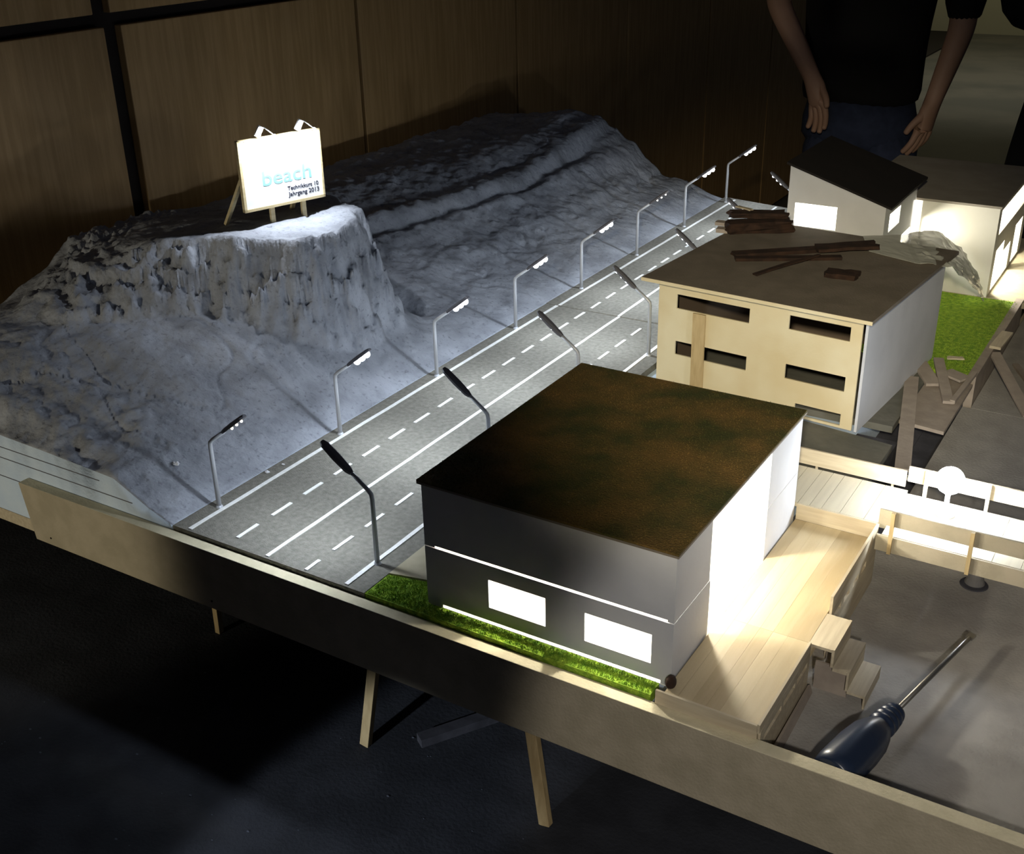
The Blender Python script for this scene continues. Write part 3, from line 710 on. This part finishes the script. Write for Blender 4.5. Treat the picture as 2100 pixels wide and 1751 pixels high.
H3('left_wall', shear_top(wallboard(NB(), ya + .003, yb, -.001, .212, .003, [], frame_m((xa, 0, 0), (0, 1, 0), (1, 0, 0)))), two)
H3('rear_wall', shear_top(wallboard(NB(), xa + .003, xb - .003, -.001, .212, .003, [], frame_m((0, yb, 0), (1, 0, 0), (0, -1, 0)))), two)
bm = NB()
def rz(x): return .2695 + (.2130 - .2695) * (x - xa) / (xb - xa)
P = [(xa - .006, ya - .005), (xb + .011, ya - .005), (xb + .011, yb + .025), (xa - .006, yb + .025)]
lo = [bm.verts.new((x, y, rz(x))) for x, y in P]; hi = [bm.verts.new((x, y, rz(x) + .004)) for x, y in P]
bm.faces.new(lo[::-1]); bm.faces.new(hi)
for i in range(4): bm.faces.new((lo[i], lo[(i + 1) % 4], hi[(i + 1) % 4], hi[i]))
H3('pitched_roof', bm, M['roofdark'])
light('house_light', 'POINT', (.46, 1.28, .165), 2.4, WL, .012)
light('house_light', 'POINT', (.51, 1.31, .10), 2.2, WL, .01)

# ------------------------------------------------------------------ house 4 (flat roof white)
h4 = empty('white_flat_roofed_house', (.60, 1.58, 0), label='cream-white flat-roofed house with a brightly lit glazed side at the right', cat='model house')
def H4(name, bm, m, **k):
    bmesh.ops.transform(bm, matrix=Matrix.Translation((-.60, -1.58, 0)), verts=bm.verts[:]); return link(name, bm, m, h4, **k)
xa, xb, ya, yb = .43, .703, 1.404, 1.755
two4 = [M['paper_warm'], M['inside']]
H4('front_wall', wallboard(NB(), .5615, xb, -.001, .172, .003, [], frame_m((0, ya, 0), (1, 0, 0), (0, 1, 0))), two4)
H4('rear_wall', wallboard(NB(), xa, xb, -.001, .172, .003, [], frame_m((0, yb, 0), (1, 0, 0), (0, -1, 0))), two4)
H4('left_wall', wallboard(NB(), 1.43, yb, -.001, .172, .003, [], frame_m((xa, 0, 0), (0, 1, 0), (1, 0, 0))), two4)
H4('right_wall', wallboard(NB(), ya + .003, yb - .003, -.001, .172, .003, [(1.432, 1.72, .115, .163), (1.437, 1.52, .004, .083), (1.52, 1.60, .004, .060), (1.64, 1.72, .004, .083)], frame_m((xb, 0, 0), (0, 1, 0), (-1, 0, 0))), two4)
H4('flat_roof', bx(xa - .005, xb + .003, ya - .002, yb + .004, .1725, .177), mat('light_brown_roof_card', (.30, .27, .22), .8, col2=(.34, .31, .26), nscale=20))
H4('floor_panel', bx(xa + .15, xb - .003, ya + .003, yb - .003, 0, .002), M['inside'])
light('house_light', 'POINT', (.62, 1.56, .14), 3.0, WL, .012)
light('house_light', 'POINT', (.64, 1.50, .05), 2.0, WL, .012)

# ------------------------------------------------------------------ screwdriver
A = Vector((.8630, .1060, -.0265)); B = Vector((.9080, .3120, -.030)); d = (B - A).normalized()
sd = empty('screwdriver', tuple(A), label='screwdriver with a fat dark blue handle lying on the grey ground behind the front board', cat='screwdriver')
def sdp(bm): bmesh.ops.translate(bm, vec=-A, verts=bm.verts[:]); return bm
pts = []; rad = []
prof = [(-.1045, .018), (-.103, .021), (-.090, .0222), (-.050, .0222), (-.030, .0205), (-.017, .0170), (-.009, .0135), (-.0055, .0125), (-.0045, .0142), (.0000, .0144), (.0010, .0122), (.0035, .0122), (.0045, .0140), (.0090, .0138), (.0100, .0118), (.0125, .0118), (.0135, .0132), (.0180, .0128), (.0190, .0108), (.0215, .0108), (.0225, .0118), (.0265, .0108), (.0280, .007)]
bm = tube(NB(), [A + d * s for s, _ in prof], [r for _, r in prof], 28)
ref = d.cross(Vector((0, 0, 1))).normalized(); up = ref.cross(d)
for v in bm.verts:      # flutes along the grip
    w = v.co - A; s = w.dot(d)
    if -.088 < s < -.022:
        rv = w - d * s; an = math.atan2(rv.dot(up), rv.dot(ref)); v.co -= rv * .07 * (math.cos(an * 6) > .4)
link('handle', sdp(bm), M['handle'], sd, smooth=True)
L = (B - A).length
bm = tube(NB(), [A + d * .027, A + d * (L - .012), A + d * (L - .010)], [.0030, .0027, .0030], 14)
link('shaft', sdp(bm), M['steel'], sd, smooth=True)
bm = NB(); beam(bm, A + d * (L - .011), B, .008, .0024); link('blade_tip', sdp(bm), M['steel'], sd)

# ------------------------------------------------------------------ people
def skin_obj(name, chains, m, parent, sub=2, **k):
    """chains: list of lists of (key, co, radius); keys shared between chains join them"""
    me = bpy.data.meshes.new(name); verts = []; rad = []; idx = {}; edges = []
    for ch in chains:
        prev = None
        for key, c, r in ch:
            if key not in idx: idx[key] = len(verts); verts.append(c); rad.append(r)
            i = idx[key]
            if prev is not None and (prev, i) not in edges: edges.append((prev, i))
            prev = i
    me.from_pydata(verts, edges, []); o = bpy.data.objects.new(name, me); COL.objects.link(o); o.parent = parent
    sk_ = o.modifiers.new('skin', 'SKIN'); sk_.use_smooth_shade = True
    for i, r in enumerate(rad):
        sv = me.skin_vertices[0].data[i]; sv.radius = r if isinstance(r, tuple) else (r, r); sv.use_root = (i == 0)
    s = o.modifiers.new('sub', 'SUBSURF'); s.levels = sub; s.render_levels = sub
    me.materials.append(m); return tag(o, **k)

def hand(prefix, wrist, dirv, side, key):
    """chains for a relaxed hand from a wrist point; dirv hand direction, side = vector across palm towards the thumb"""
    w = Vector(wrist); d_ = Vector(dirv).normalized(); s_ = Vector(side).normalized(); n_ = d_.cross(s_)
    palm = w + d_ * .045; out = [[(key, tuple(w), .024), (prefix + 'p', tuple(palm), (.034, .018))]]
    for i, (off, ln) in enumerate(((.027, .080), (.009, .090), (-.010, .083), (-.028, .066))):
        k0 = palm + d_ * .032 + s_ * off * .9; c = [(prefix + 'p', tuple(palm), (.034, .018)), (prefix + 'k%d' % i, tuple(k0), .0115)]
        for q, t in enumerate((.45, .78, 1)):
            c.append((prefix + 'f%d%d' % (i, q), tuple(k0 + d_ * ln * t * (.97 - .1 * t) + s_ * off * .25 * t + n_ * (.030 * t * t)), (.0095, .009, .008)[q]))
        out.append(c)
    t0 = w + d_ * .030 + s_ * .028
    out.append([(prefix + 'p', tuple(palm), (.034, .018)), (prefix + 't0', tuple(t0), .013), (prefix + 't1', tuple(t0 + d_ * .032 + s_ * .018 + n_ * .012), .0105), (prefix + 't2', tuple(t0 + d_ * .058 + s_ * .022 + n_ * .022), .009)])
    return out

def head(parent, c, name='head', face=-1):
    """head with brow, nose, lips, chin, ears and hair; faces -Y"""
    bm = NB(); bmesh.ops.create_uvsphere(bm, u_segments=32, v_segments=24, radius=1)
    for v in bm.verts:
        x, y, z = v.co; sx, sy, sz = .077, .098, .118
        if z < 0: sx *= 1 - .28 * (-z) ** 1.3
        p = Vector((x * sx, y * sy, z * sz))
        if y < 0:
            f_ = -y
            p.y -= .020 * math.exp(-((x / .16) ** 2 + ((z + .12) / .16) ** 2)) * f_            # nose
            p.y += .007 * (math.exp(-(((abs(x) - .38) / .15) ** 2 + ((z - .03) / .1) ** 2)))   # eye sockets
            p.y -= .006 * math.exp(-((x / .30) ** 2 + ((z + .46) / .07) ** 2))                 # lips
            p.y -= .008 * math.exp(-((x / .30) ** 2 + ((z + .80) / .14) ** 2))                 # chin
        v.co = p + Vector(c)
    for sx in (-1, 1):
        bmesh.ops.create_uvsphere(bm, u_segments=10, v_segments=8, radius=1, matrix=Matrix.Translation(Vector(c) + Vector((sx * .078, .005, -.005))) @ Matrix.Diagonal((.010, .018, .030, 1)))
    return bm

def bmadd_mesh(o_parent, bm, m, name, smooth=True): return link(name, bm, m, o_parent, smooth=smooth)

# person 1: black T-shirt and jeans, stands behind the far end of the model, facing it
P1 = Vector((.055, 2.80, FZ))
p1 = empty('person', tuple(P1), label='person in black T-shirt and dark jeans standing behind the model, bare arms hanging', cat='person')
def rel(x, y, z): return (x - P1.x, y - P1.y, z - P1.z)
# joints (world)
pel = (.055, 2.80, .17)
sh_l, el_l, wr_l = (-.19, 2.80, .66), (-.225, 2.72, .40), (-.065, 2.655, .175)
sh_r, el_r, wr_r = (.27, 2.80, .66), (.318, 2.80, .34), (.268, 2.75, .115)
ch = [[('pel', rel(*pel), (.10, .07)), ('wa', rel(.055, 2.80, .32), (.12, .085)), ('ch', rel(.055, 2.80, .52), (.155, .105)), ('up', rel(.055, 2.80, .66), (.10, .08)), ('nk', rel(.055, 2.79, .74), .052), ('nk2', rel(.055, 2.785, .80), .05)],
      [('up', rel(.055, 2.80, .66), (.10, .08)), ('sl', rel(*sh_l), .058), ('el', rel(*el_l), .042), ('wl', rel(*wr_l), .027)],
      [('up', rel(.055, 2.80, .66), (.10, .08)), ('sr', rel(*sh_r), .058), ('er', rel(*el_r), .042), ('wr', rel(*wr_r), .027)],
      [('pel', rel(*pel), (.10, .07)), ('hl', rel(-.030, 2.80, .06), .066), ('kl', rel(-.055, 2.79, -.27), .058), ('al', rel(-.06, 2.81, -.67), .038), ('fl', rel(-.065, 2.70, -.712), .035)],
      [('pel', rel(*pel), (.10, .07)), ('hr', rel(.140, 2.80, .06), .066), ('kr', rel(.165, 2.79, -.27), .058), ('ar', rel(.17, 2.81, -.67), .038), ('fr', rel(.18, 2.70, -.712), .035)]]
ch += [[(k, rel(*(Vector(c))) if False else c, r) for k, c, r in q] for q in hand('L', rel(*wr_l), Vector((.045, -.02, -.13)), (.9, -.4, .3), 'wl')]
ch += [[(k, c, r) for k, c, r in q] for q in hand('R', rel(*wr_r), Vector((-.02, -.02, -.13)), (-.5, -.85, 0), 'wr')]
skin_obj('body', ch, M['skin'], p1)
hb = link('head', head(None, rel(.055, 2.775, .885)), M['skin'], p1, smooth=True)
bm = NB(); bmesh.ops.create_uvsphere(bm, u_segments=28, v_segments=18, radius=1)
for v in [v for v in bm.verts if v.co.z < -.15 - .5 * min(0, v.co.y) + (.55 if v.co.y < -.3 else 0)]: bm.verts.remove(v)
for v in bm.verts: v.co = Vector((v.co.x * .083, v.co.y * .104 + .004, v.co.z * .124 + .003)) + Vector(rel(.055, 2.775, .885))
link('hair', bm, M['hair'], p1, smooth=True)
for sx in (-1, 1):
    bm = NB(); bmesh.ops.create_uvsphere(bm, u_segments=12, v_segments=8, radius=.011, matrix=Matrix.Translation(Vector(rel(.055 + sx * .029, 2.775 - .083, .889)))); link('eye', bm, M['ink'], p1, smooth=True)
def loft(bm, rings, seg=28, cap=True):
    """rings: (cx, cy, z, rx, ry) stacked in z"""
    rs = []
    for k, (cx, cy, z, rx, ry) in enumerate(rings):
        rs.append([bm.verts.new((cx + rx * math.cos(a) * (1 + .025 * noise.noise(Vector((math.cos(a) * 2.5, math.sin(a) * 2.5, z * 9)))), cy + ry * math.sin(a) * (1 + .04 * noise.noise(Vector((math.cos(a) * 3, math.sin(a) * 3, z * 7 + 4)))), z + .006 * math.sin(a * 3 + k))) for a in [2 * math.pi * q / seg for q in range(seg)]])
    for a, b in zip(rs, rs[1:]):
        for q in range(seg): bm.faces.new((a[q], a[(q + 1) % seg], b[(q + 1) % seg], b[q]))
    if cap: bm.faces.new(rs[0]); bm.faces.new(rs[-1])
    return bm
def garment(name, bm, m, P, parent):
    bmesh.ops.translate(bm, vec=-P, verts=bm.verts[:])
    o = link(name, bm, m, parent, smooth=True); q = o.modifiers.new('sub', 'SUBSURF'); q.levels = q.render_levels = 1; return o
bm = loft(NB(), [(.040, 2.80, .095, .182, .128), (.040, 2.80, .13, .184, .130), (.038, 2.80, .22, .182, .126), (.038, 2.80, .34, .188, .126), (.042, 2.80, .46, .200, .130), (.05, 2.80, .58, .208, .132), (.05, 2.80, .67, .200, .115), (.05, 2.80, .71, .13, .09), (.05, 2.795, .745, .062, .062)])
tube(bm, [(-.10, 2.80, .66), (-.19, 2.80, .655), (-.212, 2.775, .57), (-.226, 2.745, .49)], [.07, .078, .072, .068], 18)
tube(bm, [(.20, 2.80, .66), (.285, 2.80, .655), (.295, 2.80, .57), (.310, 2.80, .46), (.318, 2.80, .33)], [.07, .076, .070, .062, .055], 18)
garment('tshirt', bm, M['shirt'], P1, p1)
bm = loft(NB(), [(.042, 2.80, .15, .162, .112), (.042, 2.80, .06, .178, .122), (.045, 2.80, -.06, .190, .122)])
for sx in (-1, 1):
    loft(bm, [(.055 + sx * .080, 2.80, .05, .104, .116), (.055 + sx * .092, 2.795, -.12, .086, .092), (.055 + sx * .104, 2.79, -.28, .070, .074), (.055 + sx * .112, 2.80, -.50, .062, .066), (.055 + sx * .115, 2.80, -.69, .060, .068)], 20)
garment('jeans', bm, M['jeans'], P1, p1)
for sx in (-.062, .175):
    bm = NB(); bmesh.ops.create_uvsphere(bm, u_segments=18, v_segments=10, radius=1, matrix=Matrix.Translation(Vector(rel(sx, 2.75, FZ + .05))) @ Matrix.Diagonal((.05, .135, .05, 1)))
    for v in bm.verts: v.co.z = max(v.co.z, .002)
    link('shoe', bm, M['shoe'], p1, smooth=True)

# person 2: black coat at the right edge
P2 = Vector((.80, 2.72, FZ))
p2 = empty('person', tuple(P2), label='person in long black coat at the right edge, one sleeve bent', cat='person')
def rel2(x, y, z): return (x - P2.x, y - P2.y, z - P2.z)
wr2 = (.66, 2.50, .44)
ch = [[('pel', rel2(.80, 2.72, .17), (.14, .10)), ('wa', rel2(.80, 2.72, .32), (.13, .095)), ('ch', rel2(.80, 2.72, .52), (.15, .105)), ('up', rel2(.80, 2.72, .66), (.10, .08)), ('nk', rel2(.80, 2.71, .74), .052), ('nk2', rel2(.80, 2.705, .80), .05)],
      [('up', rel2(.80, 2.72, .66), (.10, .08)), ('sl', rel2(.56, 2.72, .65), .055), ('el', rel2(.485, 2.71, .41), .042), ('wl', rel2(*wr2), .027)],
      [('up', rel2(.80, 2.72, .66), (.10, .08)), ('sr', rel2(1.03, 2.72, .66), .055), ('er', rel2(1.08, 2.72, .40), .042), ('wr', rel2(1.06, 2.66, .16), .027)],
      [('pel', rel2(.80, 2.72, .17), (.14, .10)), ('hl', rel2(.70, 2.72, .06), .085), ('kl', rel2(.69, 2.71, -.27), .058), ('al', rel2(.69, 2.73, -.67), .038), ('fl', rel2(.685, 2.62, -.712), .035)],
      [('pel', rel2(.80, 2.72, .17), (.14, .10)), ('hr', rel2(.90, 2.72, .06), .085), ('kr', rel2(.91, 2.71, -.27), .058), ('ar', rel2(.91, 2.73, -.67), .038), ('fr', rel2(.92, 2.62, -.712), .035)]]
ch += hand('L', rel2(*wr2), Vector((.13, -.06, .0)), (0, .2, 1), 'wl')
ch += hand('R', rel2(1.06, 2.66, .16), Vector((-.01, -.02, -.13)), (-.4, -.9, 0), 'wr')
skin_obj('body', ch, M['skin'], p2)
link('head', head(None, rel2(.80, 2.695, .885)), M['skin'], p2, smooth=True)
bm = NB(); bmesh.ops.create_uvsphere(bm, u_segments=28, v_segments=18, radius=1)
for v in [v for v in bm.verts if v.co.z < -.15 - .5 * min(0, v.co.y) + (.55 if v.co.y < -.3 else 0)]: bm.verts.remove(v)
for v in bm.verts: v.co = Vector((v.co.x * .083, v.co.y * .104 + .004, v.co.z * .124 + .003)) + Vector(rel2(.80, 2.695, .885))
link('hair', bm, M['hair'], p2, smooth=True)
bm = loft(NB(), [(.80, 2.72, -.40, .33, .20), (.80, 2.72, -.15, .315, .18), (.80, 2.72, .02, .300, .165), (.80, 2.72, .18, .275, .15), (.80, 2.72, .32, .245, .14), (.80, 2.72, .50, .235, .14), (.80, 2.72, .62, .235, .13), (.80, 2.72, .68, .20, .11), (.80, 2.715, .72, .12, .085), (.80, 2.71, .76, .07, .07)])
tube(bm, [(.66, 2.72, .66), (.56, 2.72, .645), (.50, 2.715, .53), (.470, 2.71, .42), (.500, 2.675, .395), (.56, 2.62, .405), (.645, 2.52, .435)], [.07, .08, .076, .066, .066, .060, .050], 20)
tube(bm, [(.94, 2.72, .66), (1.035, 2.72, .645), (1.07, 2.72, .53), (1.085, 2.71, .40), (1.065, 2.67, .20)], [.07, .08, .076, .066, .050], 20)
garment('coat', bm, M['coat'], P2, p2)
bm = NB()
for sx in (-1, 1):
    loft(bm, [(.80 + sx * .10, 2.72, -.02, .09, .10), (.80 + sx * .11, 2.715, -.28, .068, .072), (.80 + sx * .112, 2.72, -.69, .060, .066)], 20)
garment('trousers', bm, M['coat'], P2, p2)
for sx in (.69, .915):
    bm = NB(); bmesh.ops.create_uvsphere(bm, u_segments=18, v_segments=10, radius=1, matrix=Matrix.Translation(Vector(rel2(sx, 2.67, FZ + .05))) @ Matrix.Diagonal((.05, .135, .05, 1)))
    for v in bm.verts: v.co.z = max(v.co.z, .002)
    link('shoe', bm, M['shoe'], p2, smooth=True)

# ------------------------------------------------------------------ room light and added front spots
light('added_front_spot', 'SPOT', (1.12, -1.25, 1.0), 140, (1, .88, .63), .03, target=(.52, .80, .135), angle=25, blend=1)  # added spot, cone shaped to brighten the yellowish facade
light('added_front_spot', 'SPOT', (1.25, -1.2, .9), 32, (1, .94, .86), .03, target=(.98, 0, -.05), angle=33, blend=.25)  # added spot for the right side; cone edge imitates a body's shadow mid-board
light('added_front_spot', 'SPOT', (-.55, -1.9, .20), 46, (1, .90, .68), .05, target=(-.42, 0, -.05), angle=25, blend=.45)  # added spot for the board's left end, cone ending before the dark middle
light('added_table_spot', 'SPOT', (.20, -1.3, .25), 42, (.82, .90, 1), .02, target=(.345, -.165, -.23), angle=15.5, blend=.4)  # added spot, cone cut below the board to brighten felt and battens
light('hall_light', 'AREA', (-1.2, 10.2, 1.9), 10, (1, .93, .62), .8, target=(-1.2, 11.7, .2))
light('hall_light', 'SPOT', (-.2, 8.2, 2.2), 120, (1, .97, .80), .3, target=(-.6, 8.6, FZ), angle=80, blend=1)
w = bpy.data.worlds.new('room'); bpy.context.scene.world = w; w.use_nodes = True
w.node_tree.nodes['Background'].inputs[0].default_value = (.7, .75, 1, 1); w.node_tree.nodes['Background'].inputs[1].default_value = .018

sc = bpy.context.scene
sc.view_settings.view_transform = 'Standard'; sc.view_settings.look = 'None'; sc.view_settings.exposure = 0; sc.view_settings.gamma = 1
sc.view_settings.use_curve_mapping = False
